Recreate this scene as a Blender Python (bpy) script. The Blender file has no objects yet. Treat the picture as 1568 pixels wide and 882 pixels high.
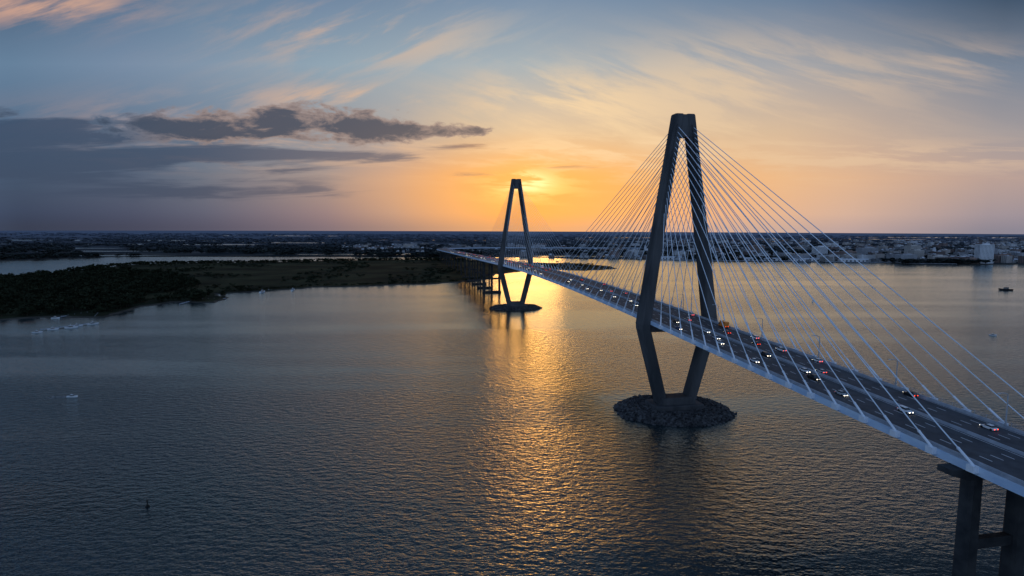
import bpy, bmesh, math, random
import numpy as np
from mathutils import Vector, Matrix, noise as mnoise
random.seed(7); rng=np.random.default_rng(11)
scene=bpy.context.scene
scene.view_settings.view_transform='Standard'
scene.view_settings.look='None'
scene.view_settings.exposure=0

def lin(c):
    r=[]
    for x in c:
        x=x/255.0
        r.append(x/12.92 if x<=0.04045 else ((x+0.055)/1.055)**2.4)
    return r
# ------------------------------------------------------------------ materials
def new_mat(name):
    m=bpy.data.materials.new(name); m.use_nodes=True
    nt=m.node_tree; b=nt.nodes['Principled BSDF']
    return m,nt,b
HAZE_TINT=(0.21,0.24,0.31)
def tint_haze(nt,b,src,y0=1800,y1=9000,k=0.85,col=HAZE_TINT):  # paints aerial haze into the base colour, growing with world Y
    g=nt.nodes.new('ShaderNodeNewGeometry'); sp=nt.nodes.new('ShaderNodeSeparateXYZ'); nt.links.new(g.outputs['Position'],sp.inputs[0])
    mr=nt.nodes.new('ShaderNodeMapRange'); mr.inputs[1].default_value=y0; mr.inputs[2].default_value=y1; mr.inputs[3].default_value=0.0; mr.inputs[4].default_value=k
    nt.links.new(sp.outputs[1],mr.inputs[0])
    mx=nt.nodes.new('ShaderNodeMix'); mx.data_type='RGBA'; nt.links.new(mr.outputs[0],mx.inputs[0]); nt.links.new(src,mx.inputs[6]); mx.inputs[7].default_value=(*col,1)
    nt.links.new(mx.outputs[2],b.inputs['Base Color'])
def noise_mat(name,c1,c2,scale=0.5,rough=0.85,bump=0.0,bscale=None,metal=0.0,stretch=(1,1,1),detail=4,lo=0.35,hi=0.65,spec=0.3,haze_tint=None):
    m,nt,b=new_mat(name)
    tc=nt.nodes.new('ShaderNodeTexCoord'); mp=nt.nodes.new('ShaderNodeMapping')
    mp.inputs['Scale'].default_value=stretch
    nt.links.new(tc.outputs['Object'],mp.inputs['Vector'])
    n=nt.nodes.new('ShaderNodeTexNoise'); n.inputs['Scale'].default_value=scale; n.inputs['Detail'].default_value=detail
    nt.links.new(mp.outputs[0],n.inputs['Vector'])
    r=nt.nodes.new('ShaderNodeValToRGB')
    r.color_ramp.elements[0].position=lo; r.color_ramp.elements[0].color=(*c1,1)
    r.color_ramp.elements[1].position=hi; r.color_ramp.elements[1].color=(*c2,1)
    nt.links.new(n.outputs['Fac'],r.inputs[0]); nt.links.new(r.outputs[0],b.inputs['Base Color'])
    if haze_tint: tint_haze(nt,b,r.outputs[0],*haze_tint)
    b.inputs['Roughness'].default_value=rough; b.inputs['Metallic'].default_value=metal
    b.inputs['Specular IOR Level'].default_value=spec
    if bump>0:
        n2=nt.nodes.new('ShaderNodeTexNoise'); n2.inputs['Scale'].default_value=bscale or scale*4; n2.inputs['Detail'].default_value=3
        nt.links.new(mp.outputs[0],n2.inputs['Vector'])
        bp=nt.nodes.new('ShaderNodeBump'); bp.inputs['Distance'].default_value=bump; bp.inputs['Strength'].default_value=0.8
        nt.links.new(n2.outputs['Fac'],bp.inputs['Height']); nt.links.new(bp.outputs[0],b.inputs['Normal'])
    return m
def emis_mat(name,col,s):
    m,nt,b=new_mat(name)
    b.inputs['Base Color'].default_value=(*col,1)
    b.inputs['Emission Color'].default_value=(*col,1); b.inputs['Emission Strength'].default_value=s
    return m

M_conc=noise_mat('tower_concrete',(0.052,0.056,0.062),(0.112,0.114,0.118),0.12,0.9,0.03,1.5,stretch=(1,1,0.25),spec=0.15)
M_pier=noise_mat('pier_concrete',(0.030,0.033,0.037),(0.062,0.064,0.067),0.2,0.9,0.03,1.5,spec=0.15)
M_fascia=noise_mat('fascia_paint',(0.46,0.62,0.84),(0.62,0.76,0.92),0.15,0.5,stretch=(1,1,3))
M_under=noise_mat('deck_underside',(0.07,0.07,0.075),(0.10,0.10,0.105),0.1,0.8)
M_asph=noise_mat('asphalt',(0.036,0.040,0.050),(0.074,0.080,0.094),0.25,0.7,lo=0.3,hi=0.7,spec=0.4)
M_line=noise_mat('road_marking_paint',(0.6,0.62,0.66),(0.82,0.83,0.85),1.2,0.6)
M_barr=noise_mat('barrier_concrete',(0.30,0.34,0.40),(0.42,0.46,0.52),0.4,0.8)
M_cable=noise_mat('cable_sheath',(0.74,0.84,0.95),(0.82,0.89,0.97),0.5,0.3,spec=0.5)
M_white=noise_mat('anchor_pipe_paint',(0.76,0.84,0.94),(0.85,0.90,0.97),0.5,0.3,spec=0.5)
M_steel=noise_mat('galvanised_steel',(0.36,0.40,0.45),(0.48,0.52,0.57),1.0,0.4,metal=0.3)
M_rock=noise_mat('riprap_rock',(0.020,0.021,0.025),(0.115,0.116,0.12),0.45,0.9,0.2,1.5,spec=0.2)
M_marsh=noise_mat('marsh_grass',(0.010,0.014,0.008),(0.044,0.048,0.024),0.010,0.95,lo=0.35,hi=0.68,detail=9,spec=0.05)
M_mud=noise_mat('shore_mud',(0.025,0.024,0.020),(0.07,0.062,0.05),0.05,0.8,spec=0.2)
M_leaf=noise_mat('foliage',(0.010,0.015,0.009),(0.040,0.046,0.025),0.12,0.95,lo=0.3,hi=0.7,spec=0.05)
M_leaf2=noise_mat('distant_foliage',(0.018,0.024,0.024),(0.048,0.055,0.05),0.02,0.95,spec=0.0,haze_tint=(2400,7500,0.9))  # distance haze is mixed into the leaf colour
M_bark=noise_mat('bark',(0.04,0.03,0.02),(0.08,0.06,0.045),2,0.95)
M_farland=noise_mat('far_land',(0.026,0.033,0.037),(0.095,0.088,0.082),0.004,0.95,lo=0.38,hi=0.66,detail=9,spec=0.0,haze_tint=(2200,9000,0.9))  # ground colour with distance haze painted in
M_glass=noise_mat('window_glass',(0.02,0.025,0.03),(0.05,0.06,0.07),0.3,0.1,spec=0.8)
M_tyre=noise_mat('tyre_rubber',(0.01,0.01,0.01),(0.02,0.02,0.02),5,0.9)
M_head=emis_mat('headlight',(1.0,0.88,0.68),9.0)
M_tail=emis_mat('taillight',(0.95,0.05,0.01),5.0)

# ------------------------------------------------------------------ mesh helper
class MB:
    def __init__(s): s.v=[]; s.f=[]; s.m=[]
    def quad(s,pts,mi=0):
        i=len(s.v); s.v+= [tuple(p) for p in pts]; s.f.append(tuple(range(i,i+len(pts)))); s.m.append(mi)
    def hexa(s,p,mi=0):
        i=len(s.v); s.v+=[tuple(q) for q in p]
        for f in ((3,2,1,0),(4,5,6,7),(0,1,5,4),(1,2,6,5),(2,3,7,6),(3,0,4,7)):
            s.f.append(tuple(i+k for k in f)); s.m.append(mi)
    def box(s,c,d,mi=0,rz=0.0):
        cx,cy,cz=c; dx,dy,dz=[k/2 for k in d]; ca,sa=math.cos(rz),math.sin(rz)
        P=[]
        for z in (-dz,dz):
            for x,y in ((-dx,-dy),(dx,-dy),(dx,dy),(-dx,dy)):
                P.append((cx+x*ca-y*sa,cy+x*sa+y*ca,cz+z))
        s.hexa(P,mi)
    def tube(s,p,q,r,n=6,mi=0,r2=None,cap=True):
        p=Vector(p); q=Vector(q); d=(q-p)
        if d.length<1e-6: return
        d.normalize(); a=d.orthogonal().normalized(); b=d.cross(a); r2=r if r2 is None else r2
        i=len(s.v)
        for c,rr in ((p,r),(q,r2)):
            for k in range(n):
                t=2*math.pi*k/n
                s.v.append(tuple(c+a*math.cos(t)*rr+b*math.sin(t)*rr))
        for k in range(n):
            s.f.append((i+k,i+(k+1)%n,i+n+(k+1)%n,i+n+k)); s.m.append(mi)
        if cap:
            s.f.append(tuple(i+k for k in reversed(range(n)))); s.m.append(mi)
            s.f.append(tuple(i+n+k for k in range(n))); s.m.append(mi)
    def loft(s,rings,mi=0,caps=True):
        n=len(rings[0]); i=len(s.v)
        for r in rings: s.v+=[tuple(p) for p in r]
        for j in range(len(rings)-1):
            for k in range(n):
                a=i+j*n+k; b=i+j*n+(k+1)%n
                s.f.append((a,b,b+n,a+n)); s.m.append(mi)
        if caps:
            s.f.append(tuple(i+k for k in reversed(range(n)))); s.m.append(mi)
            s.f.append(tuple(i+(len(rings)-1)*n+k for k in range(n))); s.m.append(mi)
    def mesh(s,name,mats,smooth=False,recalc=True):
        me=bpy.data.meshes.new(name); me.from_pydata(s.v,[],s.f)
        for m in mats: me.materials.append(m)
        me.polygons.foreach_set('material_index',s.m)
        if recalc:
            bm=bmesh.new(); bm.from_mesh(me); bmesh.ops.recalc_face_normals(bm,faces=bm.faces); bm.to_mesh(me); bm.free()
        if smooth: me.polygons.foreach_set('use_smooth',[True]*len(me.polygons))
        me.update(); return me
    def obj(s,name,mats,parent=None,smooth=False,recalc=True):
        me=s.mesh(name,mats,smooth,recalc); o=bpy.data.objects.new(name,me); scene.collection.objects.link(o)
        if parent: o.parent=parent
        return o
def np_obj(name,V,F,mats,MI=None,parent=None):
    me=bpy.data.meshes.new(name); nf,k=F.shape
    me.vertices.add(len(V)); me.vertices.foreach_set('co',V.astype(np.float32).ravel())
    me.loops.add(nf*k); me.loops.foreach_set('vertex_index',F.astype(np.int32).ravel())
    me.polygons.add(nf); me.polygons.foreach_set('loop_start',np.arange(0,nf*k,k,dtype=np.int32))
    me.polygons.foreach_set('loop_total',np.full(nf,k,dtype=np.int32))
    for m in mats: me.materials.append(m)
    if MI is not None: me.polygons.foreach_set('material_index',MI.astype(np.int32))
    me.update(); me.validate()
    o=bpy.data.objects.new(name,me); scene.collection.objects.link(o)
    if parent: o.parent=parent
    return o
def empty(name):
    e=bpy.data.objects.new(name,None); scene.collection.objects.link(e); return e

# ------------------------------------------------------------------ bridge alignment
P0=(98.5,356.0)
def _build():
    pts={}
    x,y=P0; h0=math.atan2(-0.197,0.980)
    pts[0]=(x,y,h0)
    for i in range(1,3301):
        h=h0
        if i>1650: h=h0+min((i-1650)/650.0,1.0)*1.15
        x+=math.sin(h); y+=math.cos(h); pts[-i]=(x,y,h)
    x,y=P0
    for i in range(1,701):
        x-=math.sin(h0); y-=math.cos(h0); pts[i]=(x,y,h0)
    return pts
PT=_build()
def W(s,t,z):
    i=int(math.floor(s)); i=max(-3299,min(699,i)); f=s-i
    a=PT[i]; b=PT[i+1]
    x=a[0]*(1-f)+b[0]*f; y=a[1]*(1-f)+b[1]*f; h=a[2]
    return (x+math.cos(h)*t, y-math.sin(h)*t, z)
def DZ(s):
    x=s+300
    if x>300: return 56.0-0.0367*(x-300)
    if x>0: return 61.5-5.5*(x/300)**2
    x=-x
    if x<180: return 61.5-5e-5*x*x
    return max(59.9-0.018*(x-180),9.0)
def hb(mb,s0,s1,t0,t1,z0,z1,mi=0):
    mb.hexa([W(s0,t0,z0),W(s0,t1,z0),W(s1,t1,z0),W(s1,t0,z0),W(s0,t0,z1),W(s0,t1,z1),W(s1,t1,z1),W(s1,t0,z1)],mi)

bridge=empty('cable_stayed_bridge')
TW=[(0.0,1,52.0),(-474.0,2,55.5)]
TOPZ=175.0
def leg_t(z,kz):
    if z>=kz: return 22.0+(3.5-22.0)*(z-kz)/(TOPZ-kz)
    return 8.3+(22.0-8.3)*(z-3)/(kz-3)
def ring(sc,tc,z,hs,ht,ch=0.7):
    pts=[(-hs,-ht+ch),(-hs+ch,-ht),(hs-ch,-ht),(hs,-ht+ch),(hs,ht-ch),(hs-ch,ht),(-hs+ch,ht),(-hs,ht-ch)]
    return [W(sc+a,tc+b,z) for a,b in pts]
for s0,idx,kz in TW:
    mb=MB()
    for sg in (-1,1):
        rings=[]
        for z,hs,ht in ((2.0,4.2,2.9),(kz-1.5,4.7,3.0),(kz+1.5,4.9,3.0),(kz+40,4.4,2.8),(TOPZ-30,3.9,2.6),(TOPZ-0.7,3.6,2.5),(TOPZ,3.3,2.3)):
            tt=leg_t(z,kz)
            if kz-2<z<kz+2: tt-=0.4
            rings.append(ring(s0,sg*tt,z,hs,ht))
        mb.loft(rings)
    mb.loft([ring(s0,0,TOPZ-13,3.1,3.4,0.3),ring(s0,0,TOPZ-12.9,3.1,3.2,0.3),ring(s0,0,TOPZ-0.35,3.1,1.9,0.3)])
    mb.loft([[W(s0+a,t,z) for a,z in ((-3.4,kz-3.2),(3.4,kz-3.2),(3.4,kz+0.8),(-3.4,kz+0.8))] for t in (-21.5,21.5)])
    mb.loft([ring(s0,0,1.5,9,15.5,1.5),ring(s0,0,4.6,9,15.5,1.5),ring(s0,0,5.0,8.6,15.1,1.5)])
    mb.loft([ring(s0,0,5.0,5.6,11.6,1.0),ring(s0,0,8.5,5.4,10.9,1.0),ring(s0,0,8.9,5.1,10.6,1.0)])
    for sg in (-1,1):
        for ds in (-1,1):
            mb.loft([[W(s0+ds*a,sg*leg_t(z,kz)+b,z) for a,b in ((3.4,-0.8),(4.5,-0.8),(4.5,0.8),(3.4,0.8))] for z in (112,TOPZ-6)])
    mb.obj('pylon_%d'%idx,[M_conc],bridge)

# cables
mc=MB(); ma=MB()
NC=16
for s0,idx,kz in TW:
    for sg in (-1,1):
        for ds in (-1,1):
            main=(ds<0)==(idx==1)
            for k in range(NC):
                off=(20+ k*(12.35 if not main else 14.0))
                sd=s0+ds*off
                zt=118+(k/(NC-1))**0.85*49
                top=Vector(W(s0+ds*4.4,sg*leg_t(zt,kz),zt))
                bot=Vector(W(sd,sg*19.75,DZ(sd)+0.4))
                r=0.185 if idx==1 else 0.085
                mc.tube(bot,top,r,6,0,cap=False)
                d=(top-bot).normalized()
                ma.tube(bot-d*0.4,bot+d*5.2,0.36,8,0)
                ma.tube(bot+d*5.2,bot+d*5.8,0.46,8,0,r2=0.2)
                z=DZ(sd)
                hb(ma,sd-1.1,sd+1.1,sg*18.9,sg*20.5,z-1.6,z+0.25,0)
mc.obj('stay_cables',[M_cable],bridge,smooth=True,recalc=False)
ma.obj('cable_anchorages',[M_white],bridge)

# deck
SS=[600-6*i for i in range(int(3800/6)+1)]
SS=[s for s in SS if s>=-3200]
mb=MB()
def strip(mb,prof,mi,s_list=SS,dz=0.0):
    n=len(prof); i=len(mb.v)
    for s in s_list:
        z=DZ(s)
        for t,h in prof: mb.v.append(W(s,t,z+h+dz))
    for j in range(len(s_list)-1):
        for k in range(n-1):
            a=i+j*n+k
            mb.f.append((a,a+1,a+1+n,a+n)); mb.m.append(mi)
strip(mb,[(-17.2,0),(-9,0.08),(0,0.16),(9,0.08),(16.0,0)],0)
strip(mb,[(-17.2,0),(-17.4,0.9),(-17.7,0.95),(-17.9,0.9),(-17.9,0.12),(-18.9,0.12)],1)
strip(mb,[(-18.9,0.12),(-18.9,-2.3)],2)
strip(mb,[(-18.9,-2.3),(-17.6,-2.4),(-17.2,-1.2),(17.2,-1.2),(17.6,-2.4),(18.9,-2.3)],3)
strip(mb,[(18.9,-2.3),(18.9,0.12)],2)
strip(mb,[(18.9,0.12),(16.5,0.12),(16.5,0.9),(16.2,0.95),(16.0,0)],1)
strip(mb,[(-0.35,0.16),(-0.15,1.05),(0.15,1.05),(0.35,0.16)],1)
for i in range(0,260):
    s=420-i*8
    if s<-1700: break
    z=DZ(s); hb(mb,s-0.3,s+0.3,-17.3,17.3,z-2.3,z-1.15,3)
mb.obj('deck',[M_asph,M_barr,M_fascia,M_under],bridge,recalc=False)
mk=MB()
def crown(t): return 0.16-abs(t)*0.08/9 if abs(t)<9 else (0.08-(abs(t)-9)*0.08/(8.2 if t<0 else 7.0))
def mline(t,s0,s1,w=0.16):
    n=max(1,int(abs(s1-s0)/6)); 
    for j in range(n):
        a=s0+(s1-s0)*j/n; b=s0+(s1-s0)*(j+1)/n
        mk.quad([W(a,t-w/2,DZ(a)+crown(t-w/2)+0.025),W(a,t+w/2,DZ(a)+crown(t+w/2)+0.025),W(b,t+w/2,DZ(b)+crown(t+w/2)+0.025),W(b,t-w/2,DZ(b)+crown(t-w/2)+0.025)])
for t in (-15.6,-1.15,1.15,15.3): mline(t,600,-1500,0.24)
for t in (-12,-8.4,-4.8,4.8,8.4,12):
    s=600
    while s>-1300:
        mline(t,s,s-3.6,0.26); s-=12
mk.obj('lane_markings',[M_line],bridge,recalc=False)
rl=MB()
for t,h0 in ((-18.65,0.12),(18.65,0.12)):
    s=420.0
    while s>-700:
        z=DZ(s)+h0
        if s>-60 or int(s)%8==0: rl.tube(W(s,t,z),W(s,t,z+1.25),0.05,4,0,cap=False)
        s-=4
    for hh in (0.5,0.85,1.25):
        s=420.0
        while s>-700:
            rl.tube(W(s,t,DZ(s)+h0+hh),W(s-12,t,DZ(s-12)+h0+hh),0.045,4,0,cap=False); s-=12
rl.obj('railings',[M_steel],bridge,recalc=False)

pm=MB()
def bent(s,cols,w=4.4,capw=22.4,beams=(),zb=-3,capd=3.2,sl=2.3):
    z=DZ(s)-2.42
    pm.loft([[W(s+a,t,zz) for a,zz in ((-sl,z-h),(sl,z-h),(sl,z),(-sl,z))] for t,h in ((-capw,capd*0.5),(-capw+5,capd),(capw-5,capd),(capw,capd*0.5))])
    for c in cols:
        pm.loft([ring(s,c,zb,w*0.5,w*0.5,0.3*w/2),ring(s,c,z-capd+0.3,w*0.46,w*0.46,0.3*w/2)])
        pm.loft([ring(s,c,-2,w*0.8,w*0.8,0.8),ring(s,c,2.5,w*0.8,w*0.8,0.8)])
    for bz in beams:
        pm.loft([[W(s+a,t,bz+q) for a,q in ((-1.1,-1.4),(1.1,-1.4),(1.1,1.4),(-1.1,1.4))] for t in (cols[0],cols[-1])])
bent(200,(-13.5,2.5,16.5),beams=(24,))
for s in (266,330,396,460,530): bent(s,(-11,11),beams=(22,))
bent(-674,(-13,0,13),3.6,beams=(24,))
for i in range(1,22):
    s=-674-i*76
    bent(s,(-8,8),2.4,15,capd=2.2,beams=((24,) if i<5 else ()),sl=1.4)
for i in range(0,5):
    s=-674-i*76
    hb(pm,s-6,s+6,-14,14,-1,2.6)
    for a in (-6,6):
        for t in (-13,0,13): pm.tube(W(s+a,t,-2),W(s+a,t,5.0),0.7,6)
pm.obj('approach_piers',[M_pier],bridge)

# ------------------------------------------------------------------ rock islands
def rock_island(cs,name):
    mb=MB(); n=72; rings=[]
    def rad(a,k):
        k*=0.88
        c,s=abs(math.cos(a)),abs(math.sin(a)); r=(c**2.3+s**2.3)**(-1/2.3)
        return r*k*(1+0.08*mnoise.noise((math.cos(a)*1.5,math.sin(a)*1.5,cs))+0.05*mnoise.noise((math.cos(a)*5,math.sin(a)*5,cs)))
    for k,z in ((40,-2),(38,-0.2),(35.5,1.0),(33.0,2.0),(30,2.3),(20,2.2),(8,2.2),(0.5,2.2)):
        rg=[]
        for j in range(n):
            a=2*math.pi*j/n; r=rad(a,k)
            rg.append(W(cs+math.sin(a)*r*0.84,math.cos(a)*r*1.02,z+ (random.uniform(-.25,.25) if k>5 else 0)))
        rings.append(rg)
    mb.loft(rings,0,caps=False)
    base=bmesh.new(); bmesh.ops.create_icosphere(base,subdivisions=1,radius=1.0)
    bv=np.array([v.co[:] for v in base.verts]); bf=np.array([[v.index for v in f.verts] for f in base.faces]); base.free()
    for i in range(3200):
        a=random.uniform(0,2*math.pi); k=random.choice([random.uniform(27,39.5),random.uniform(32,40),random.uniform(15,38)])
        r=rad(a,k); z= 2.2 if k<33 else 2.2-(k-33)*0.40
        c=np.array(W(cs+math.sin(a)*r*0.84,math.cos(a)*r*1.02,z))
        sc=random.uniform(0.4,1.15) if random.random()<.88 else random.uniform(1.1,1.6)
        R=np.array(Matrix.Rotation(random.uniform(0,6.3),3,Vector((random.random(),random.random(),random.random()+.1)).normalized()))
        vv=(bv*(1+rng.uniform(-.28,.28,bv.shape))*np.array([1.2,.9,.65])*sc)@R.T+c
        i0=len(mb.v); mb.v+=[tuple(q) for q in vv]
        mb.f+=[tuple(int(x)+i0 for x in f) for f in bf]; mb.m+=[0]*len(bf)
    return mb.obj(name,[M_rock],recalc=False)
rock_island(0,'rock_island'); rock_island(-474,'rock_island.001')

# ------------------------------------------------------------------ water
m,nt,b=new_mat('water')
L=nt.links
tc=nt.nodes.new('ShaderNodeTexCoord')
def nz(scale,stretch,rot,detail,rough=0.55):
    mp=nt.nodes.new('ShaderNodeMapping'); mp.inputs['Scale'].default_value=stretch; mp.inputs['Rotation'].default_value=(0,0,rot)
    L.new(tc.outputs['Object'],mp.inputs['Vector'])
    n=nt.nodes.new('ShaderNodeTexNoise'); n.inputs['Scale'].default_value=scale; n.inputs['Detail'].default_value=detail; n.inputs['Roughness'].default_value=rough
    n.noise_dimensions='2D'
    L.new(mp.outputs[0],n.inputs['Vector']); return n.outputs['Fac']
def mth(op,a,bb=None,c=None):
    n=nt.nodes.new('ShaderNodeMath'); n.operation=op
    for i,x in enumerate((a,bb,c)):
        if x is None: continue
        if isinstance(x,(int,float)): n.inputs[i].default_value=x
        else: L.new(x,n.inputs[i])
    return n.outputs[0]
w1=nz(0.36,(0.5,1.0,1),0.30,2)
w2=nz(1.0,(0.7,1.0,1),-0.25,2)
cal=nz(0.0065,(0.25,1.5,1),0.12,4)
calr=nt.nodes.new('ShaderNodeMapRange'); calr.inputs[1].default_value=0.38; calr.inputs[2].default_value=0.62; calr.inputs[3].default_value=0.36; calr.inputs[4].default_value=1.3
L.new(cal,calr.inputs[0])
spw=nt.nodes.new('ShaderNodeSeparateXYZ'); L.new(tc.outputs['Object'],spw.inputs[0])
shel=nt.nodes.new('ShaderNodeMapRange'); shel.inputs[1].default_value=220; shel.inputs[2].default_value=1000; shel.inputs[3].default_value=1.15; shel.inputs[4].default_value=0.45
L.new(spw.outputs[1],shel.inputs[0])
h=mth('ADD',mth('MULTIPLY',w1,0.60),mth('MULTIPLY',w2,0.20))
bp=nt.nodes.new('ShaderNodeBump'); bp.inputs['Distance'].default_value=1.0
L.new(mth('MULTIPLY',calr.outputs[0],shel.outputs[0]),bp.inputs['Strength']); L.new(h,bp.inputs['Height'])
fr=nt.nodes.new('ShaderNodeFresnel'); fr.inputs['IOR'].default_value=1.85; L.new(bp.outputs[0],fr.inputs['Normal'])
gl=nt.nodes.new('ShaderNodeBsdfGlossy'); gl.inputs['Color'].default_value=(0.90,1.0,1.0,1); gl.inputs['Roughness'].default_value=0.15; L.new(bp.outputs[0],gl.inputs['Normal'])
df=nt.nodes.new('ShaderNodeBsdfDiffuse'); df.inputs['Color'].default_value=(0.005,0.014,0.020,1)
ms=nt.nodes.new('ShaderNodeMixShader'); L.new(fr.outputs[0],ms.inputs[0]); L.new(df.outputs[0],ms.inputs[1]); L.new(gl.outputs[0],ms.inputs[2])
L.new(ms.outputs[0],nt.nodes['Material Output'].inputs['Surface']); nt.nodes.remove(b)
M_water=m
mb=MB(); n=160; R=19000
mb.quad([(R*math.cos(2*math.pi*k/n),R*math.sin(2*math.pi*k/n),0) for k in range(n)])
mb.obj('water',[M_water],recalc=False)

# ------------------------------------------------------------------ land
def rough_poly(pts,step=14,amp=6,seed=0,fr=0.012):
    out=[]
    for i in range(len(pts)):
        a=pts[i]; c=pts[(i+1)%len(pts)]; d=math.dist(a,c); k=max(1,int(d/step))
        for j in range(k):
            f=j/k; x=a[0]+(c[0]-a[0])*f; y=a[1]+(c[1]-a[1])*f
            out.append((x+amp*mnoise.fractal((x*fr,y*fr,seed),1.0,2.0,4),y+amp*mnoise.fractal((x*fr+50,y*fr,seed),1.0,2.0,4)))
    return out
def land(name,pts,zt,mats,bank=5):
    bm=bmesh.new(); top=[bm.verts.new((x,y,zt)) for x,y in pts]
    edges=[bm.edges.new((top[i],top[(i+1)%len(top)])) for i in range(len(top))]
    r=bmesh.ops.triangle_fill(bm,use_beauty=True,use_dissolve=False,edges=edges)
    for f in bm.faces: f.material_index=0
    bm.normal_update()
    for f in bm.faces:
        if f.normal.z<0: f.normal_flip()
    area=sum(pts[i][0]*pts[(i+1)%len(pts)][1]-pts[(i+1)%len(pts)][0]*pts[i][1] for i in range(len(pts)))
    sg=1 if area>0 else -1; low=[]
    n=len(pts)
    for i in range(n):
        a=pts[i-1]; c=pts[(i+1)%n]; dx,dy=c[0]-a[0],c[1]-a[1]; l=math.hypot(dx,dy) or 1
        low.append(bm.verts.new((pts[i][0]+sg*dy/l*bank,pts[i][1]-sg*dx/l*bank,-0.6)))
    for i in range(n):
        j=(i+1)%n; f=bm.faces.new((top[i],low[i],low[j],top[j])); f.material_index=1
    me=bpy.data.meshes.new(name); bm.to_mesh(me); bm.free()
    for m in mats: me.materials.append(m)
    o=bpy.data.objects.new(name,me); scene.collection.objects.link(o); return o
island=[(-2200,500),(-1300,560),(-900,610),(-700,670),(-600,698),(-545,728),(-497,716),(-514,818),(-492,877),(-431,869),(-450,925),(-486,980),(-429,1025),(-364,1099),(-273,1120),(-183,1167),(-98,1215),(-60,1290),(-37,1425),(63,1600),(130,1590),(197,1560),(278,1640),(277,1720),(196,1860),(33,1900),(-150,2040),(-241,2060),(-415,2040),(-600,1960),(-775,1860),(-1068,1775),(-1090,1640),(-1081,1453),(-1050,1240),(-1300,1150),(-2200,1100)]
isl=rough_poly(island,14,14,1,0.02)
land('marsh_island',isl,1.3,[M_marsh,M_mud],7)
far=[(-19000,1500),(-6000,1650),(-3000,1750),(-2200,1800),(-1600,1880),(-1518,2045),(-1430,2240),(-1210,2305),(-763,2474),(-384,2600),(-200,2580),(0,2420),(221,2150),(495,2110),(700,2050),(907,2010),(1222,1955),(1250,1900),(1463,1880),(1632,1900),(2000,1900),(2600,2100),(3300,2300),(4500,2300),(9000,2500),(18000,3000)]
arc=[(18900*math.cos(a),18900*math.sin(a)) for a in [math.radians(10+i*160/60) for i in range(61)]]
farp=rough_poly(far,60,22,5,0.004)[:-1]
farp=[p for p in farp if math.hypot(*p)<18500 and not (p[1]<1400)]
farp=farp+arc
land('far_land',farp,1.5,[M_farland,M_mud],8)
ck=MB()
def creek(cx,cy,lx,ly,seed):
    pts=[]
    n=48
    for k in range(n):
        a=2*math.pi*k/n; r=1+0.45*mnoise.noise((math.cos(a)*1.7,math.sin(a)*1.7,seed*3.3))+0.15*mnoise.noise((math.cos(a)*6,math.sin(a)*6,seed))
        pts.append((cx+math.cos(a)*lx*r,cy+math.sin(a)*ly*r,1.62+0.002*seed))
    ck.quad(pts)
cs=[(-2600,3000,700,60),(-1900,2650,420,35),(-2300,3700,900,110),(-3200,4700,1100,160),(-1500,4200,500,80),(-700,5200,500,90),(-3500,7500,1500,200),(-900,3500,300,25),(1900,5200,500,90),(2700,4600,420,70),(1300,7000,500,110),(3600,6500,900,160),(600,4300,350,45),(-6500,5500,1500,200),(6000,8000,1500,300),(-1200,2950,260,22)]
for i,c in enumerate(cs): creek(*c,i+1)
ck.obj('tidal_creeks',[M_water],recalc=False)

# ------------------------------------------------------------------ trees
def inside(x,y,poly):
    c=False; j=len(poly)-1
    for i in range(len(poly)):
        xi,yi=poly[i]; xj,yj=poly[j]
        if (yi>y)!=(yj>y) and x<(xj-xi)*(y-yi)/(yj-yi)+xi: c=not c
        j=i
    return c
def tree_proto(nleaf,seed,spread=0.46,leaf=0.10):
    r=np.random.default_rng(seed); V=[];F=[];MI=[]
    for k in range(5):
        a=2*math.pi*k/5
        V.append((0.035*math.cos(a),0.035*math.sin(a),-0.05))
    for k in range(5):
        a=2*math.pi*k/5
        V.append((0.012*math.cos(a)+0.03,0.012*math.sin(a),0.75))
    for k in range(5): F.append((k,(k+1)%5,5+(k+1)%5,5+k)); MI.append(1)
    cl=[(r.normal(0,spread*0.5),r.normal(0,spread*0.5),r.uniform(0.30,0.9),r.uniform(0.16,0.28)) for _ in range(9)]
    for i in range(nleaf):
        c=cl[i%9]; d=r.normal(size=3); d/=np.linalg.norm(d); p=np.array(c[:3])+d*c[3]*np.array([1,1,.7])*r.uniform(.7,1.05)
        u=r.normal(size=3); u/=np.linalg.norm(u); w=np.cross(u,r.normal(size=3)); w/=np.linalg.norm(w)
        s=leaf*r.uniform(.6,1.4); i0=len(V)
        V+= [tuple(p-u*s-w*s*.6),tuple(p+u*s-w*s*.7),tuple(p+u*s*.8+w*s*.7),tuple(p-u*s*.9+w*s*.6)]
        F.append((i0,i0+1,i0+2,i0+3)); MI.append(0)
    return np.array(V),np.array(F),np.array(MI)
def forest(name,places,protos,mats):
    VV=[];FF=[];MM=[];o=0
    for i,(x,y,z,h,w) in enumerate(places):
        V,F,MI=protos[i%len(protos)]; a=random.uniform(0,6.28); ca,sa=math.cos(a),math.sin(a)
        X=V*np.array([w,w,h]); X=np.stack([X[:,0]*ca-X[:,1]*sa+x,X[:,0]*sa+X[:,1]*ca+y,X[:,2]+z],1)
        VV.append(X);FF.append(F+o);MM.append(MI);o+=len(V)
    return np_obj(name,np.concatenate(VV),np.concatenate(FF),mats,np.concatenate(MM))
PN=[tree_proto(110,i,leaf=0.095) for i in range(5)]
PF=[tree_proto(45,20+i,leaf=0.13) for i in range(5)]
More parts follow.
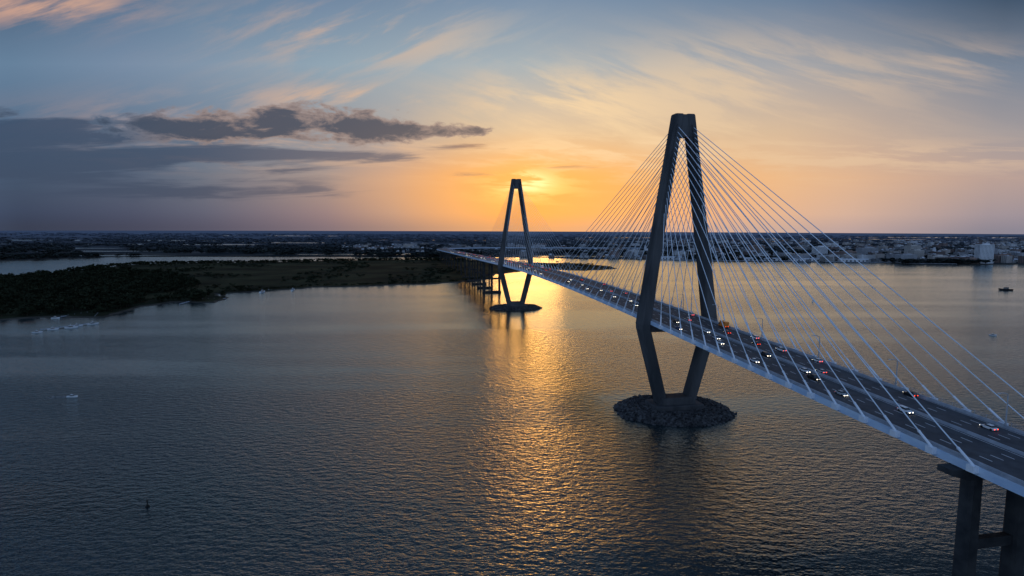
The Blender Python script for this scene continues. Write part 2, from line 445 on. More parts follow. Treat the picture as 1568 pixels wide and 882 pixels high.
woods=[(-2200,520),(-900,620),(-700,680),(-600,710),(-548,738),(-505,728),(-522,820),(-500,872),(-440,880),(-470,930),(-540,1000),(-600,1150),(-760,1350),(-1000,1500),(-1050,1240),(-1300,1150),(-2000,1100)]
pl=[]
while len(pl)<3600:
    x=random.uniform(-1250,-430); y=random.uniform(600,1500)
    if inside(x,y,woods) and inside(x,y,isl):
        dn=mnoise.noise((x*0.012,y*0.012,3))
        if dn<-0.30: continue
        h=random.uniform(5,12.5)*(1+0.35*dn); pl.append((x,y,1.2,h,h*random.uniform(1.0,1.5)))
forest('island_woods',pl,PN,[M_leaf,M_bark])
pl=[]
line=[(-1075,1480),(-1080,1640),(-1060,1760),(-775,1840),(-600,1935),(-415,2010),(-241,2035),(-150,2015)]
for i in range(len(line)-1):
    a,c=line[i],line[i+1]; n=int(math.dist(a,c)/2.6)
    for k in range(n):
        f=random.random(); h=random.uniform(5,10); pl.append((a[0]+(c[0]-a[0])*f+random.gauss(0,12),a[1]+(c[1]-a[1])*f+random.gauss(-15,14),1.2,h,h*1.3))
near=[(-450,935),(-480,990),(-429,1035),(-364,1108),(-273,1130),(-183,1177),(-98,1225),(-60,1300)]
for i in range(len(near)-1):
    a,c=near[i],near[i+1]; n=int(math.dist(a,c)/4)
    for k in range(n):
        f=random.random(); h=random.uniform(1.5,4); pl.append((a[0]+(c[0]-a[0])*f-3,a[1]+(c[1]-a[1])*f+random.uniform(2,14),1.2,h,h*1.8))
n=0
while n<900:
    x=random.uniform(-1000,250); y=random.uniform(1000,2000)
    if inside(x,y,isl) and mnoise.noise((x*0.008,y*0.008,9))>0.12:
        h=random.uniform(2,6); pl.append((x,y,1.2,h,h*1.8)); n+=1
forest('shrub_line',pl,PF,[M_leaf,M_bark])
pl=[]
while len(pl)<7000:
    d=1900+ (random.random()**1.8)*7500; a=math.radians(random.uniform(-46,46)); x=d*math.sin(a)/math.cos(a)*0.95; y=d
    if not inside(x,y,farp): continue
    if mnoise.noise((x*0.0022,y*0.004,1.5))<-0.05: continue
    h=random.uniform(9,16); pl.append((x,y,1.4,h,h*random.uniform(1.3,2.2)*(1+ d/5000)))
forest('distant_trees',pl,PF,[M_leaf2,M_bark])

# ------------------------------------------------------------------ city
def wall_mat(name,c,win=(0.03,0.035,0.045)):
    m,nt,b=new_mat(name); L=nt.links
    g=nt.nodes.new('ShaderNodeNewGeometry'); sp=nt.nodes.new('ShaderNodeSeparateXYZ'); L.new(g.outputs['Position'],sp.inputs[0])
    def mt(op,a,bb=None):
        n=nt.nodes.new('ShaderNodeMath'); n.operation=op
        for i,x in enumerate((a,bb)):
            if x is None: continue
            if isinstance(x,(int,float)): n.inputs[i].default_value=x
            else: L.new(x,n.inputs[i])
        return n.outputs[0]
    fz=mt('FRACT',mt('MULTIPLY',sp.outputs[2],1/3.6)); zz=mt('GREATER_THAN',fz,0.45)
    fx=mt('FRACT',mt('MULTIPLY',mt('ADD',sp.outputs[0],sp.outputs[1]),1/4.2)); xx=mt('GREATER_THAN',fx,0.4)
    k=mt('MULTIPLY',zz,xx)
    n=nt.nodes.new('ShaderNodeTexNoise'); n.inputs['Scale'].default_value=0.012; n.inputs['Detail'].default_value=1; L.new(g.outputs['Position'],n.inputs['Vector'])
    r=nt.nodes.new('ShaderNodeValToRGB'); r.color_ramp.elements[0].position=.35; r.color_ramp.elements[1].position=.65
    r.color_ramp.elements[0].color=(*[q*0.5 for q in c],1); r.color_ramp.elements[1].color=(*c,1); L.new(n.outputs['Fac'],r.inputs[0])
    mx=nt.nodes.new('ShaderNodeMix'); mx.data_type='RGBA'; L.new(k,mx.inputs[0]); L.new(r.outputs[0],mx.inputs[6]); mx.inputs[7].default_value=(*win,1)
    L.new(mx.outputs[2],b.inputs['Base Color']); b.inputs['Roughness'].default_value=0.7
    return m
M_w=[wall_mat('wall_cream',(0.56,0.52,0.49)),wall_mat('wall_brick',(0.28,0.20,0.18)),wall_mat('wall_grey',(0.40,0.42,0.46)),wall_mat('wall_white',(0.80,0.82,0.85))]
M_roof=[noise_mat('roof_dark',(0.05,0.055,0.065),(0.13,0.135,0.15),0.02,0.8),noise_mat('roof_light',(0.36,0.40,0.46),(0.70,0.73,0.78),0.02,0.7)]
CM=M_w+M_roof
def building(mb,x,y,w,d,h,wm,rm,rz,gable=False):
    ca,sa=math.cos(rz),math.sin(rz); z0=1.3
    def T(a,c,z): return (x+a*ca-c*sa,y+a*sa+c*ca,z)
    W2,D2=w/2,d/2
    B=[T(-W2,-D2,z0),T(W2,-D2,z0),T(W2,D2,z0),T(-W2,D2,z0)]; U=[T(-W2,-D2,z0+h),T(W2,-D2,z0+h),T(W2,D2,z0+h),T(-W2,D2,z0+h)]
    for k in range(4): mb.quad([B[k],B[(k+1)%4],U[(k+1)%4],U[k]],wm)
    if gable:
        e=0.5; r=min(w,d)*0.32
        A=T(-W2-e,0,z0+h+r); C=T(W2+e,0,z0+h+r)
        E=[T(-W2-e,-D2-e,z0+h-.2),T(W2+e,-D2-e,z0+h-.2),T(W2+e,D2+e,z0+h-.2),T(-W2-e,D2+e,z0+h-.2)]
        mb.quad([E[0],E[1],C,A],rm); mb.quad([E[2],E[3],A,C],rm); mb.quad([U[0],U[3],T(-W2,0,z0+h+r-.3)],wm); mb.quad([U[1],U[2],T(W2,0,z0+h+r-.3)],wm)
    else:
        mb.quad([T(-W2,-D2,z0+h-.6),T(W2,-D2,z0+h-.6),T(W2,D2,z0+h-.6),T(-W2,D2,z0+h-.6)],rm)
        if w>16:
            mb.box(T(w*0.15,0,z0+h+0.8)[:3],(w*0.2,d*0.3,2.8),rm,rz)
            mb.box(T(-w*0.25,d*0.1,z0+h+0.4)[:3],(w*0.12,d*0.15,2.0),5,rz)
mb=MB(); cnt=0
while cnt<2600:
    d=1960+(random.random()**1.7)*3600; a=random.uniform(0.02,0.98); x=d*a; y=d
    if random.random()<0.12: x=random.uniform(-900,200); y=random.uniform(2650,3600)
    if not inside(x,y,farp) or not inside(x,y-25,farp): continue
    dens=mnoise.noise((x*0.0018,y*0.003,7))
    if dens<-0.2: continue
    g=62; rz=0.22; u=x*math.cos(rz)+y*math.sin(rz); v=-x*math.sin(rz)+y*math.cos(rz)
    u=round(u/22)*22+random.uniform(-2,2); v=round(v/g)*g+random.choice((-14,14))
    x=u*math.cos(rz)-v*math.sin(rz); y=u*math.sin(rz)+v*math.cos(rz)
    big=random.random()<(0.26 if x>900 else 0.12)
    if big: building(mb,x,y,random.uniform(20,55),random.uniform(14,30),random.uniform(9,26),random.randrange(4),4+(random.random()<.5),rz)
    else: building(mb,x,y,random.uniform(9,16),random.uniform(9,15),random.uniform(5,9),random.choice((0,1,2,3,3)),4+(random.random()<.3),rz+random.choice((0,1.5708)),True)
    cnt+=1
mb.obj('city_houses',CM,recalc=False)
def tower_block(name,x,y,w,d,h,wm,rz=0.1,fl=3.6,bay=4.5,crown=True,setback=False):
    mb=MB(); ca,sa=math.cos(rz),math.sin(rz); z0=1.3
    def T(a,c,z): return (x+a*ca-c*sa,y+a*sa+c*ca,z)
    mb.box((x,y,z0+h/2),(w-0.8,d-0.8,h-0.4),1,rz)
    nf=max(1,int(h/fl))
    for f in range(nf+1):
        mb.box((x,y,z0+f*h/nf+(0.6 if f==0 else -0.6)),(w,d,1.7),0,rz)
    for (L_,ax) in ((w,0),(d,1)):
        nb=max(2,int(L_/bay))
        for i in range(nb+1):
            a=-L_/2+0.5+i*(L_-1)/nb
            for sg in (-1,1):
                c=(a,sg*(d/2-0.35)) if ax==0 else (sg*(w/2-0.35),a)
                mb.box(T(c[0],c[1],z0+h/2),(1.5,0.72,h-0.1) if ax==0 else (0.72,1.5,h-0.1),0,rz)
    mb.box((x,y,z0+h+0.4),(w+.4,d+.4,0.8),0,rz)
    if crown:
        mb.box(T(w*.1,0,z0+h+2.4),(w*.35,d*.45,3.6),0,rz); mb.box(T(-w*.28,d*.1,z0+h+1.6),(w*.14,d*.2,2.2),2,rz)
    return mb.obj(name,[wm,M_glass,M_roof[0]])
mw=[noise_mat('facade_white',(0.64,0.67,0.72),(0.72,0.75,0.79),.05,.7),noise_mat('facade_cream',(0.46,0.44,0.42),(0.56,0.54,0.52),.05,.8),noise_mat('facade_brick',(0.26,0.19,0.17),(0.34,0.25,0.22),.05,.85),noise_mat('facade_grey',(0.32,0.34,0.38),(0.42,0.44,0.48),.05,.8)]
tower_block('apartment_tower',1515,1935,46,22,60,mw[0],0.05)
for nm,x,y,w,d,h,mi,rz in [('hotel_building',1275,1950,60,24,26,3,0.2),('office_building',1385,1960,44,30,22,1,-0.1),('office_building',1180,2120,50,26,30,2,0.2),('hospital_building',1330,2260,70,30,38,3,0.2),('office_building',1440,2150,40,30,34,1,0.2),('office_building',1620,1990,56,26,24,2,0.1),('office_building',1700,2150,40,30,40,3,0.2),('apartment_building',980,2150,60,20,20,1,0.2),('office_building',1560,2350,46,30,44,1,0.2),('office_building',1250,2450,50,30,36,0,0.2),('apartment_building',1850,2050,50,24,30,0,0.2),('hospital_building',1050,2600,66,30,36,2,.2),('office_building',820,2500,40,26,24,3,.2),('apartment_building',1470,1925,34,18,15,2,.05)]:
    tower_block(nm,x,y,w,d,h,mw[mi],rz)
def warehouse(name,x,y,w,d,h,rz,mi):
    mb=MB(); ca,sa=math.cos(rz),math.sin(rz); z0=1.3
    def T(a,c,z): return (x+a*ca-c*sa,y+a*sa+c*ca,z)
    rings=[[T(a,-d/2,z0),T(a,d/2,z0),T(a,d/2,z0+h),T(a,0,z0+h*1.35),T(a,-d/2,z0+h)] for a in (-w/2,w/2)]
    mb.loft(rings,0); n=int(w/12)
    for i in range(n):
        a=-w/2+6+i*w/n
        mb.box(T(a,-d/2-0.06,z0+h*.38),(5,.3,h*.7),1,rz)
    rings=[[T(a,-d/2-.8,z0+h-.1),T(a,0,z0+h*1.35+.25),T(a,d/2+.8,z0+h-.1),T(a,d/2+.8,z0+h+.25),T(a,0,z0+h*1.35+.6),T(a,-d/2-.8,z0+h+.25)] for a in (-w/2-.8,w/2+.8)]
    mb.loft(rings,2)
    return mb.obj(name,[mw[mi],M_glass,M_roof[1]])
for x,y,w in ((560,2135,110),(700,2105,120),(850,2065,130),(1010,2035,120),(1140,2010,90)): warehouse('waterfront_warehouse',x,y,w,26,7,-0.14,0)
mb=MB()
for x,y,w,rz in ((760,2035,520,-0.13),(1130,1968,200,-0.14),(1320,1900,150,-.1)):
    mb.box((x,y,2.4),(w,14,1.0),0,rz)
    n=int(w/12)
    for i in range(n+1):
        a=-w/2+i*w/n; mb.tube((x+a*math.cos(rz),y+a*math.sin(rz)-5,-2),(x+a*math.cos(rz),y+a*math.sin(rz)-5,2.2),.6,5)
mb.obj('wharf',[M_barr])
def spire(name,x,y,h):
    mb=MB(); mb.box((x,y,1.3+h*.22),(8,8,h*.44),0,.2); mb.box((x,y,1.3+h*.5),(5.5,5.5,h*.14),0,.2); mb.tube((x,y,1.3+h*.56),(x,y,1.3+h),3.2,8,1,r2=.15); mb.box((x+11,y+4,7.5),(20,11,12),0,.2)
    mb.obj(name,[mw[0],M_roof[0]])
spire('church_steeple',900,2700,55); spire('church_steeple',1750,2500,60); spire('church_steeple',640,2900,50)

# ------------------------------------------------------------------ street lamps
def lamp(s):
    mb=MB(); t=16.35; z=DZ(s)+0.9
    base=Vector(W(s,t,z)); top=Vector(W(s,t,z+9.2))
    mb.tube(base,base+Vector((0,0,.5)),.34,8); mb.tube(base,top,.24,8,0,r2=.17)
    prev=top
    for k in range(1,7):
        a=k/6*math.pi/2
        p=Vector(W(s,t-2.4*(1-math.cos(a)),z+9.2+0.9*math.sin(a)))
        mb.tube(prev,p,.13,6); prev=p
    e=Vector(W(s,t-3.2,z+10.05)); mb.tube(prev,e,.13,6)
    mb.loft([[W(s+a,t-2.9,z+9.95+b) for a,b in ((-.14,0),(.14,0),(.1,.16),(-.1,.16))],[W(s+a,t-3.4,z+9.93+b) for a,b in ((-.3,0),(.3,0),(.2,.28),(-.2,.28))],[W(s+a,t-4.0,z+9.93+b) for a,b in ((-.16,0),(.16,0),(.1,.14),(-.1,.14))]])
    mb.obj('street_lamp',[M_steel])
for s in [184,143,101.5,60,18,-24,-66,-108,-150,-192,-234,-276,-318,-360,-402,-444,-520,-562,226,268]: lamp(s)

# ------------------------------------------------------------------ vehicles
paints=[noise_mat('car_paint_'+n,c,tuple(min(1,k*1.1) for k in c),1,0.3,spec=.6) for n,c in (('white',(0.78,0.79,0.81)),('black',(0.015,0.015,0.018)),('silver',(0.42,0.44,0.46)),('blue',(0.04,0.08,0.2)),('red',(0.30,0.03,0.02)),('orange',(0.7,0.22,0.03)))]
def car_mesh(kind,paint):
    mb=MB()
    if kind=='car': L_,w,zb,zt=4.6,.9,.28,.92; cab=[(-1.75,.5,.92,.78),(-1.05,.62,1.42,.66),(.35,.62,1.44,.66),(1.15,.5,.92,.78)]; nose=.72
    elif kind=='suv': L_,w,zb,zt=4.8,.95,.35,1.08; cab=[(-2.2,.5,1.08,.86),(-1.9,.62,1.74,.74),(.4,.62,1.74,.74),(1.15,.5,1.08,.84)]; nose=.95
    elif kind=='pickup_truck': L_,w,zb,zt=5.6,.98,.42,1.1; cab=[(-.6,.5,1.1,.86),(-.45,.62,1.84,.76),(.8,.62,1.84,.76),(1.45,.5,1.1,.84)]; nose=1.0
    else: L_,w,zb,zt=7.6,1.12,.55,1.25; cab=[(1.9,.5,1.25,1.0),(2.0,.6,2.4,.92),(2.9,.6,2.35,.92),(3.5,.5,1.3,1.0)]; nose=1.15
    h=L_/2
    def sec(x,z0,z1,ww,c=.12): return [(x,-ww,z0),(x,ww,z0),(x,ww,z1-c),(x,ww-c,z1),(x,-ww+c,z1),(x,-ww,z1-c)]
    mb.loft([sec(-h,zb+.12,zt-.12,w*.88),sec(-h+.2,zb,zt,w),sec(-h*.3,zb,zt,w),sec(h*.45,zb,zt,w),sec(h-.3,zb,nose,w*.96),sec(h,zb+.1,nose-.18,w*.84)],0)
    mb.loft([[(x,-ww,zt-.02) if z<=zt+.06 else (x,-ww,z),(x,ww,zt-.02) if z<=zt+.06 else (x,ww,z),(x,ww*.99,zt-.06),(x,-ww*.99,zt-.06)] for x,_,z,ww in cab],1)
    x1,x2=cab[1][0],cab[2][0]; zr=max(cab[1][2],cab[2][2]); ww=cab[1][3]
    mb.hexa([(x1-.06,-ww-.01,zr-.05),(x2+.06,-ww-.01,zr-.05),(x2+.06,ww+.01,zr-.05),(x1-.06,ww+.01,zr-.05),(x1,-ww+.08,zr+.05),(x2,-ww+.08,zr+.05),(x2,ww-.08,zr+.05),(x1,ww-.08,zr+.05)],0)
    if kind=='box_truck':
        mb.hexa([(-3.8,-1.2,1.0),(1.75,-1.2,1.0),(1.75,1.2,1.0),(-3.8,1.2,1.0),(-3.8,-1.2,3.5),(1.75,-1.2,3.5),(1.75,1.2,3.5),(-3.8,1.2,3.5)],0)
    if kind=='pickup_truck':
        mb.hexa([(-2.7,-.8,1.08),(-.7,-.8,1.08),(-.7,.8,1.08),(-2.7,.8,1.08),(-2.7,-.8,1.11),(-.7,-.8,1.11),(-.7,.8,1.11),(-2.7,.8,1.11)],2)
    for x in (-h*.62,h*.62):
        for y in (-w+.02,w-.02): mb.tube((x,y-.12,.34),(x,y+.12,.34),.34,12,2)
    for y in (-w*.62,w*.62):
        mb.box((h-.06,y,nose-.26),(.16,.38,.17),3); mb.box((-h+.01,y*1.08,zt-.28),(.12,.32,.2),4)
    return mb.mesh(kind,[paint,M_glass,M_tyre,M_head,M_tail])
cache={}
def vehicle(kind,pi,s,t,dirn):
    if (kind,pi) not in cache: cache[(kind,pi)]=car_mesh(kind,paints[pi])
    o=bpy.data.objects.new(kind,cache[(kind,pi)]); scene.collection.objects.link(o)
    z=DZ(s)+crown(t)+0.02; o.location=W(s,t,z)
    a=Vector(W(s,t,DZ(s))); c=Vector(W(s+dirn*3,t,DZ(s+dirn*3))); d=c-a
    o.rotation_euler=d.to_track_quat('X','Z').to_euler()
lanesL=(-13.8,-10.2,-6.6,-3.0); lanesR=(3.0,6.6,10.2,13.8)
spec=[('suv',0,167,-3.0,1),('car',2,147,-10.2,1),('pickup_truck',1,128,-6.6,1),('car',0,100,-13.8,1),('suv',1,92,-3.0,1),('car',0,66,-10.2,1),('car',3,30,-13.8,1),
('car',0,184,10.2,-1),('suv',1,152,13.8,-1),('car',2,120,3.0,-1),('pickup_truck',0,84,10.2,-1),('car',1,70,6.6,-1),('box_truck',5,28,13.8,-1),('car',4,44,6.6,-1),('suv',2,8,3.0,-1),('car',1,12,-6.6,1),
('car',0,118,-3.0,1),('suv',2,56,-6.6,1),('car',0,40,-3.0,1),('car',0,104,13.8,-1),('suv',0,58,13.8,-1)]
for v in spec: vehicle(*v)
s=-12
while s>-1250:
    for ln,d in [(random.choice(lanesL),1),(random.choice(lanesR),-1)]:
        if random.random()<0.68:
            vehicle(random.choice(['car','car','suv','suv','pickup_truck','box_truck' if random.random()<.4 else 'car']),random.choice([0,0,1,1,2,2,3,4]),s+random.uniform(-5,5),ln,d)
    s-=random.uniform(13,27)

# ------------------------------------------------------------------ boats
M_foam=noise_mat('wake_foam',(0.05,0.07,0.08),(0.55,0.58,0.6),0.8,0.6,lo=.45,hi=.62)
M_hull=noise_mat('hull_white',(0.72,0.76,0.80),(0.82,0.85,0.88),.5,.4)
def boat(name,x,y,L_,rz,wm,cabin=True,wake=0):
    mb=MB(); w=L_*.15; hh=L_*.11
    secs=[]
    for f,ww,zb,zt in ((-.5,.9,-.2,1.0),(-.2,1,-.3,1.0),(.15,.95,-.3,1.1),(.36,.55,-.2,1.3),(.5,.04,.3,1.5)):
        secs.append([(f*L_,-w*ww*.6,zb*hh),(f*L_,w*ww*.6,zb*hh),(f*L_,w*ww,zt*hh),(f*L_,-w*ww,zt*hh)])
    mb.loft(secs,0)
    if cabin:
        mb.hexa([(-.2*L_,-w*.6,hh),(.15*L_,-w*.6,hh*1.05),(.15*L_,w*.6,hh*1.05),(-.2*L_,w*.6,hh),(-.18*L_,-w*.5,hh*2.1),(.06*L_,-w*.5,hh*2.1),(.06*L_,w*.5,hh*2.1),(-.18*L_,w*.5,hh*2.1)],1)
        mb.box((-.06*L_,0,hh*2.2),(.28*L_,w*1.15,hh*.12),0)
        mb.tube((-.05*L_,0,hh*2.2),(-.05*L_,0,hh*3.6),L_*.008,5,0)
    o=mb.obj(name,[wm,M_glass]); o.location=(x,y,0.05); o.rotation_euler=(0,0,rz)
    if wake:
        k=MB()
        for sg in (-1,1):
            k.quad([(-.4*L_,sg*w*.5,-.02),(-.4*L_,sg*w*1.0,-.02),(-wake,sg*(w+wake*.13),-.02),(-wake,sg*(w*.6+wake*.10),-.02)])
        k.quad([(-.5*L_,-w*.5,0),(-.5*L_,w*.5,0),(-wake*1.1,w*.3,0),(-wake*1.1,-w*.3,0)])
        ko=k.obj('wake',[M_foam],recalc=False); ko.parent=o
    return o
wh=M_hull
boat('motor_boat',-283,379,6.5,0.1,wh,wake=14)
boat('ferry_boat',896,1088,22,2.9,paints[1])
boat('motor_boat',500,618,7,-.2,wh)
boat('motor_boat',455,905,8,1.2,wh); boat('motor_boat',700,760,7,2.8,wh,wake=10)
boat('motor_boat',-420,1008,15,1.4,wh); boat('motor_boat',-381,1042,14,1.6,wh)
boat('motor_boat',-490,614,9,0.5,wh); boat('motor_boat',-476,643,12,.6,wh); boat('motor_boat',-488,633,10,.4,wh); boat('motor_boat',-470,668,11,.8,wh); boat('motor_boat',-478,655,10,.7,wh)
boat('motor_boat',-545,712,9,.3,wh); boat('motor_boat',-420,1035,9,.3,wh)
mb=MB()
for x,y,w,d,rz in ((-486,648,3,46,-.5),(-540,742,3,44,-.2),(-512,735,2.5,30,.5),(-455,905,2.5,40,-1.2),(-470,860,2.5,36,0.1)):
    mb.box((x,y,1.0),(w,d,.35),0,rz)
    for i in range(6):
        a=-d/2+i*d/5; mb.tube((x-a*math.sin(rz),y+a*math.cos(rz),-1),(x-a*math.sin(rz),y+a*math.cos(rz),2.2),.18,5)
mb.obj('wooden_dock',[M_barr])
mb=MB()
mb.tube((0,0,-.6),(0,0,.4),.8,12); mb.tube((0,0,.4),(0,0,2.2),.32,8,r2=.15); mb.box((0,0,2.4),(.55,.55,.4)); mb.tube((0,0,2.6),(0,0,3.1),.06,6)
o=mb.obj('channel_buoy',[M_tyre]); o.location=(-143,227,0)

# ------------------------------------------------------------------ sky
SUN_A,SUN_E=1.4,3.9
w=bpy.data.worlds.new('World'); scene.world=w; w.use_nodes=True; nt=w.node_tree; L=nt.links; nt.nodes.clear()
out=nt.nodes.new('ShaderNodeOutputWorld'); bg=nt.nodes.new('ShaderNodeBackground'); L.new(bg.outputs[0],out.inputs[0])
def setin(n,i,x):
    if x is None: return
    if isinstance(x,(int,float)): n.inputs[i].default_value=x
    else: L.new(x,n.inputs[i])
def mm(op,a,b=None,c=None,clamp=False):
    n=nt.nodes.new('ShaderNodeMath'); n.operation=op; n.use_clamp=clamp
    for i,x in enumerate((a,b,c)): setin(n,i,x)
    return n.outputs[0]
def sstep(x,a,b,o0=0.0,o1=1.0,kind='SMOOTHSTEP'):
    n=nt.nodes.new('ShaderNodeMapRange'); n.interpolation_type=kind; setin(n,0,x)
    for i,q in ((1,a),(2,b),(3,o0),(4,o1)): n.inputs[i].default_value=q
    return n.outputs[0]
def mixc(f,a,b,mode='MIX'):
    n=nt.nodes.new('ShaderNodeMix'); n.data_type='RGBA'; n.blend_type=mode; n.clamp_factor=True; setin(n,0,f)
    for i,x in ((6,a),(7,b)):
        if isinstance(x,(tuple,list)): n.inputs[i].default_value=(*x[:3],1)
        else: L.new(x,n.inputs[i])
    return n.outputs[2]
tc=nt.nodes.new('ShaderNodeTexCoord'); sp=nt.nodes.new('ShaderNodeSeparateXYZ'); L.new(tc.outputs['Generated'],sp.inputs[0])
X,Y,Z=sp.outputs
Yc=mm('MAXIMUM',Y,0.3)
DEG=180/math.pi
A=mm('MULTIPLY',mm('ARCTAN2',X,Yc),DEG)
E=mm('MULTIPLY',mm('ARCTAN2',Z,Yc),DEG)
AU=mm('DIVIDE',mm('ADD',A,75),150,clamp=True)
As=[-75,-39,-32,-27,-17,-11,-5,1,10,24,29,38,75]
rows=[  # leftmost stop is out of view, brightened to light the fascia
(0.0,[(120,150,190),(36,56,82),(46,64,92),(58,74,102),(92,98,122),(118,114,126),(158,130,120),(188,138,106),(198,158,136),(194,168,158),(184,162,160),(138,134,148),(90,110,150)]),
(1.4,[(120,150,190),(40,64,94),(54,74,104),(70,88,116),(112,112,132),(154,136,136),(204,150,116),(232,152,82),(234,168,114),(218,178,152),(206,174,158),(158,146,154),(90,110,150)]),
(4.8,[(120,150,190),(52,76,106),(70,90,118),(90,106,128),(142,138,144),(188,156,140),(230,168,112),(250,178,86),(242,180,112),(230,184,142),(220,178,146),(184,158,150),(100,120,155)]),
(9.0,[(125,155,195),(78,104,134),(92,114,140),(108,126,148),(140,146,156),(166,160,158),(198,178,154),(222,192,156),(220,190,154),(214,184,154),(200,174,154),(160,152,154),(100,120,155)]),
(14.6,[(130,160,195),(98,126,154),(116,138,164),(126,146,168),(140,162,178),(150,168,180),(156,172,182),(160,174,182),(164,172,178),(164,164,168),(154,156,162),(118,130,148),(90,115,150)]),
(20.0,[(120,150,190),(74,96,124),(86,112,142),(96,124,152),(108,132,160),(112,136,162),(116,140,166),(118,142,168),(114,138,164),(104,126,152),(92,114,142),(62,82,106),(80,100,135)]),
(27.0,[(90,110,140),(50,66,86),(60,78,100),(68,88,112),(84,106,132),(92,114,138),(94,118,142),(94,118,142),(88,110,136),(76,96,120),(64,84,108),(44,58,78),(60,76,102)]),
(36.0,[(70,90,118),(26,35,48),(28,39,54),(32,43,60),(38,52,70),(42,56,74),(44,58,76),(44,58,76),(40,54,72),(36,48,64),(30,41,56),(24,32,46),(60,76,102)]),
(70.0,[(98,126,166)]*13)]
col=None; pe=None
for e,cs in rows:
    r=nt.nodes.new('ShaderNodeValToRGB'); cr=r.color_ramp
    pos=[(a+75)/150 for a in As]
    cr.elements[0].position=pos[0]; cr.elements[0].color=(*lin(cs[0]),1); cr.elements[1].position=pos[-1]; cr.elements[1].color=(*lin(cs[-1]),1)
    for p,c in list(zip(pos,cs))[1:-1]:
        q=cr.elements.new(p); q.color=(*lin(c),1)
    L.new(AU,r.inputs[0])
    if col is None: col=r.outputs[0]
    else: col=mixc(sstep(E,pe,e,kind='LINEAR'),col,r.outputs[0])
    pe=e
def gauss(a,e,sa,se):
    u=mm('DIVIDE',mm('SUBTRACT',A,a),sa); v=mm('DIVIDE',mm('SUBTRACT',E,e),se)
    return mm('EXPONENT',mm('MULTIPLY',mm('ADD',mm('MULTIPLY',u,u),mm('MULTIPLY',v,v)),-1.0))
def msum(lst):
    r=None
    for g,k in lst:
        t=mm('MULTIPLY',gauss(*g),k); r=t if r is None else mm('ADD',r,t)
    return r
def cnoise(rot,sx,sy,scale,detail=8,rough=0.55,dist=0.0,off=0.0):
    cb=nt.nodes.new('ShaderNodeCombineXYZ'); L.new(mm('ADD',A,off*7.3),cb.inputs[0]); L.new(mm('ADD',E,off*3.1),cb.inputs[1])
    mp=nt.nodes.new('ShaderNodeMapping'); mp.vector_type='POINT'
    r0=nt.nodes.new('ShaderNodeVectorRotate'); r0.rotation_type='Z_AXIS'; r0.inputs['Angle'].default_value=rot
    L.new(cb.outputs[0],r0.inputs['Vector']); L.new(r0.outputs[0],mp.inputs['Vector']); mp.inputs['Scale'].default_value=(sx,sy,1)
    n=nt.nodes.new('ShaderNodeTexNoise'); n.noise_dimensions='2D'; n.inputs['Scale'].default_value=scale; n.inputs['Detail'].default_value=detail; n.inputs['Roughness'].default_value=rough; n.inputs['Distortion'].default_value=dist
    L.new(mp.outputs[0],n.inputs['Vector']); return n.outputs['Fac']
asc=cnoise(math.radians(-20),0.20,1.0,0.40,7,0.60,0.2,3.1)
dsc=cnoise(math.radians(16),0.18,1.0,0.42,7,0.60,0.25,8.2)
flat=cnoise(math.radians(2),0.14,1.0,0.85,7,0.62,0.2,5.0)
m_asc=msum([((-13.4,17,10,2.8),1.15),((-37,19.3,6,1.6),1.8),((-14.5,11.8,8,1.1),1.4),((-28,10,10,2.0),0.6)])
m_dsc=msum([((5,11.5,10,2.6),1.25),((21.8,13.6,11,3.4),1.05),((36,14.6,4,1.8),0.8),((14,8.5,16,2.0),0.8)])
m_flat=msum([((8,6.5,16,2.4),1.1),((34,6.6,12,1.4),1.0),((-20,7.0,12,1.4),0.8)])
f=mm('MULTIPLY',sstep(asc,0.40,0.66),m_asc)
f=mm('ADD',f,mm('MULTIPLY',sstep(dsc,0.38,0.66),m_dsc))
f=mm('ADD',f,mm('MULTIPLY',sstep(flat,0.44,0.64),m_flat))
f=mm('MULTIPLY',f,0.68,clamp=True)
f=mm('MULTIPLY',f,0.84)
wr=nt.nodes.new('ShaderNodeValToRGB'); L.new(AU,wr.inputs[0]); cr=wr.color_ramp
cr.elements[0].position=0.2; cr.elements[0].color=(*lin((204,158,140)),1); cr.elements[1].position=0.8; cr.elements[1].color=(*lin((216,184,160)),1)
q=cr.elements.new(0.42); q.color=(*lin((226,184,148)),1); q=cr.elements.new(0.52); q.color=(*lin((248,214,166)),1); q=cr.elements.new(0.62); q.color=(*lin((236,204,164)),1)
col=mixc(f,col,wr.outputs[0])
ds=gauss(SUN_A+2,SUN_E-.6,17.0,3.0); col=mixc(mm('MULTIPLY',ds,0.55),col,lin((255,168,72)))
band=sstep(flat,0.40,0.58,0.05,1.0)
g2=mm('MULTIPLY',gauss(SUN_A+.2,SUN_E,3.8,1.4),band); col=mixc(mm('MULTIPLY',g2,0.95),col,(1.2,0.68,0.17))
g3=mm('MULTIPLY',gauss(SUN_A,SUN_E+.3,1.9,0.8),band); col=mixc(mm('MULTIPLY',g3,0.85),col,(1.7,1.25,0.62))
# cumulus
dn=cnoise(0.0,0.42,1.0,0.70,9,0.62,0.2,1.7)
dm=msum([((-20.5,9.7,8.5,1.5),0.48),((-5.5,8.8,6.0,0.6),0.38),((-12.2,8.8,4.2,1.2),0.36),((-40,10.2,2.4,0.7),0.36),((-30.5,9.2,4.0,1.0),0.34),((-27,8.4,5,.9),0.24)])
dsum=mm('ADD',dn,dm)
df=mm('MULTIPLY',sstep(dsum,0.66,0.82),sstep(dm,0.03,0.14))
core=sstep(dsum,0.74,0.98)
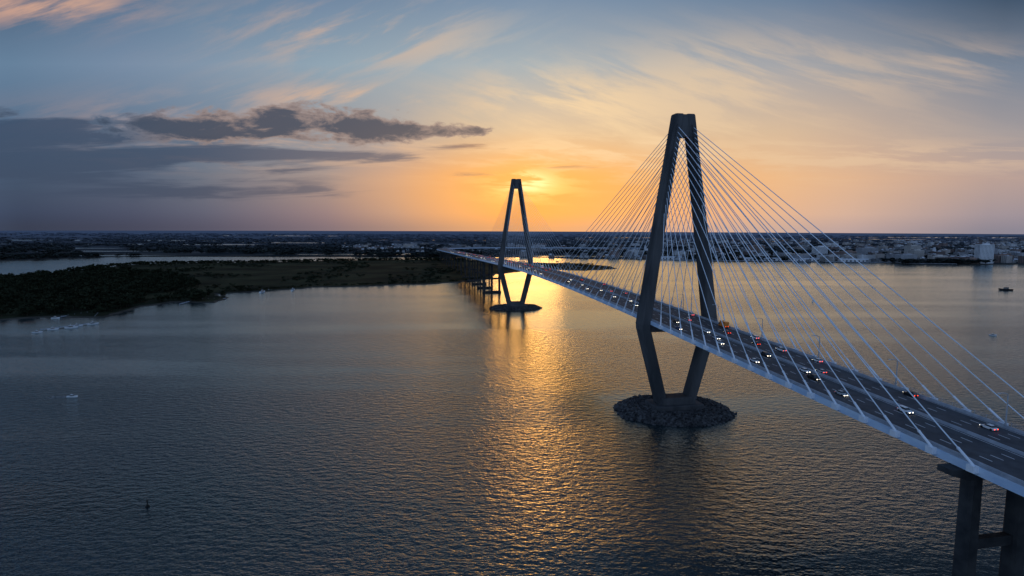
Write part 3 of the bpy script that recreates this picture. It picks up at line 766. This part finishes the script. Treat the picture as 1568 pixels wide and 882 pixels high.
# low flat stratus layers
sn=cnoise(math.radians(-2),0.10,1.0,0.90,8,0.58,0.3,12.0)
sm=msum([((-36,6.2,16,2.1),0.48),((-22.2,6.7,5.2,0.55),0.36),((-12.2,6.5,3.8,0.45),0.32),((5.6,5.6,4.0,0.42),0.28),((-4,7.4,4.6,0.35),0.30),((-3.5,4.9,3.8,0.3),0.26),((-39,8.8,8,1.0),0.38),((-30,3.2,14,.9),.26)])
sf=mm('MULTIPLY',sstep(mm('ADD',sn,sm),0.60,0.86),sstep(sm,0.03,0.14))
dcol=mixc(core,lin((150,130,126)),lin((60,69,90)))
dl=mixc(sstep(A,-34,-26),mixc(core,lin((80,98,124)),lin((50,68,94))),dcol)
scol=mixc(sstep(A,-30,-14),lin((48,70,100)),lin((88,92,112)))
scol=mixc(sstep(A,-10,2),scol,lin((176,126,96)))
col=mixc(mm('MULTIPLY',sf,0.88),col,scol)
col=mixc(mm('MULTIPLY',df,0.94),col,dl)
bk=sstep(Y,0.15,-0.45)
col=mixc(bk,col,mixc(sstep(Z,0.0,0.9),lin((156,182,218)),lin((96,124,168))))  # unseen sky behind the camera, brightened to light bridge faces and cables
sky=nt.nodes.new('ShaderNodeTexSky'); sky.sky_type='NISHITA'; sky.sun_disc=False; sky.sun_elevation=math.radians(SUN_E); sky.sun_rotation=math.radians(SUN_A)
cz=nt.nodes.new('ShaderNodeCombineXYZ'); L.new(X,cz.inputs[0]); L.new(Y,cz.inputs[1]); L.new(mm('MAXIMUM',Z,0.01),cz.inputs[2])
L.new(cz.outputs[0],sky.inputs['Vector'])
sc=nt.nodes.new('ShaderNodeVectorMath'); sc.operation='SCALE'; L.new(sky.outputs[0],sc.inputs[0]); sc.inputs['Scale'].default_value=0.10
col=mixc(0.05,col,sc.outputs[0])
L.new(col,bg.inputs['Color']); bg.inputs['Strength'].default_value=1.03

# sun lamp (veiled by cloud)
ld=bpy.data.lights.new('sun','SUN'); ld.energy=0.07; ld.angle=math.radians(7); ld.color=(1.0,0.42,0.10)
lo=bpy.data.objects.new('sun',ld); scene.collection.objects.link(lo)
a,e=math.radians(SUN_A),math.radians(SUN_E)
lo.rotation_euler=Vector((-math.sin(a)*math.cos(e),-math.cos(a)*math.cos(e),-math.sin(e))).to_track_quat('-Z','Y').to_euler()

# camera
cd=bpy.data.cameras.new('camera'); cd.sensor_width=36; cd.lens=21.17; cd.clip_end=60000; cd.clip_start=1
co=bpy.data.objects.new('camera',cd); scene.collection.objects.link(co)
co.matrix_world=Matrix.Translation((0,0,109.5))@Matrix.Rotation(math.radians(84.3),4,'X')@Matrix.Rotation(math.radians(0.2),4,'Z')
scene.camera=co
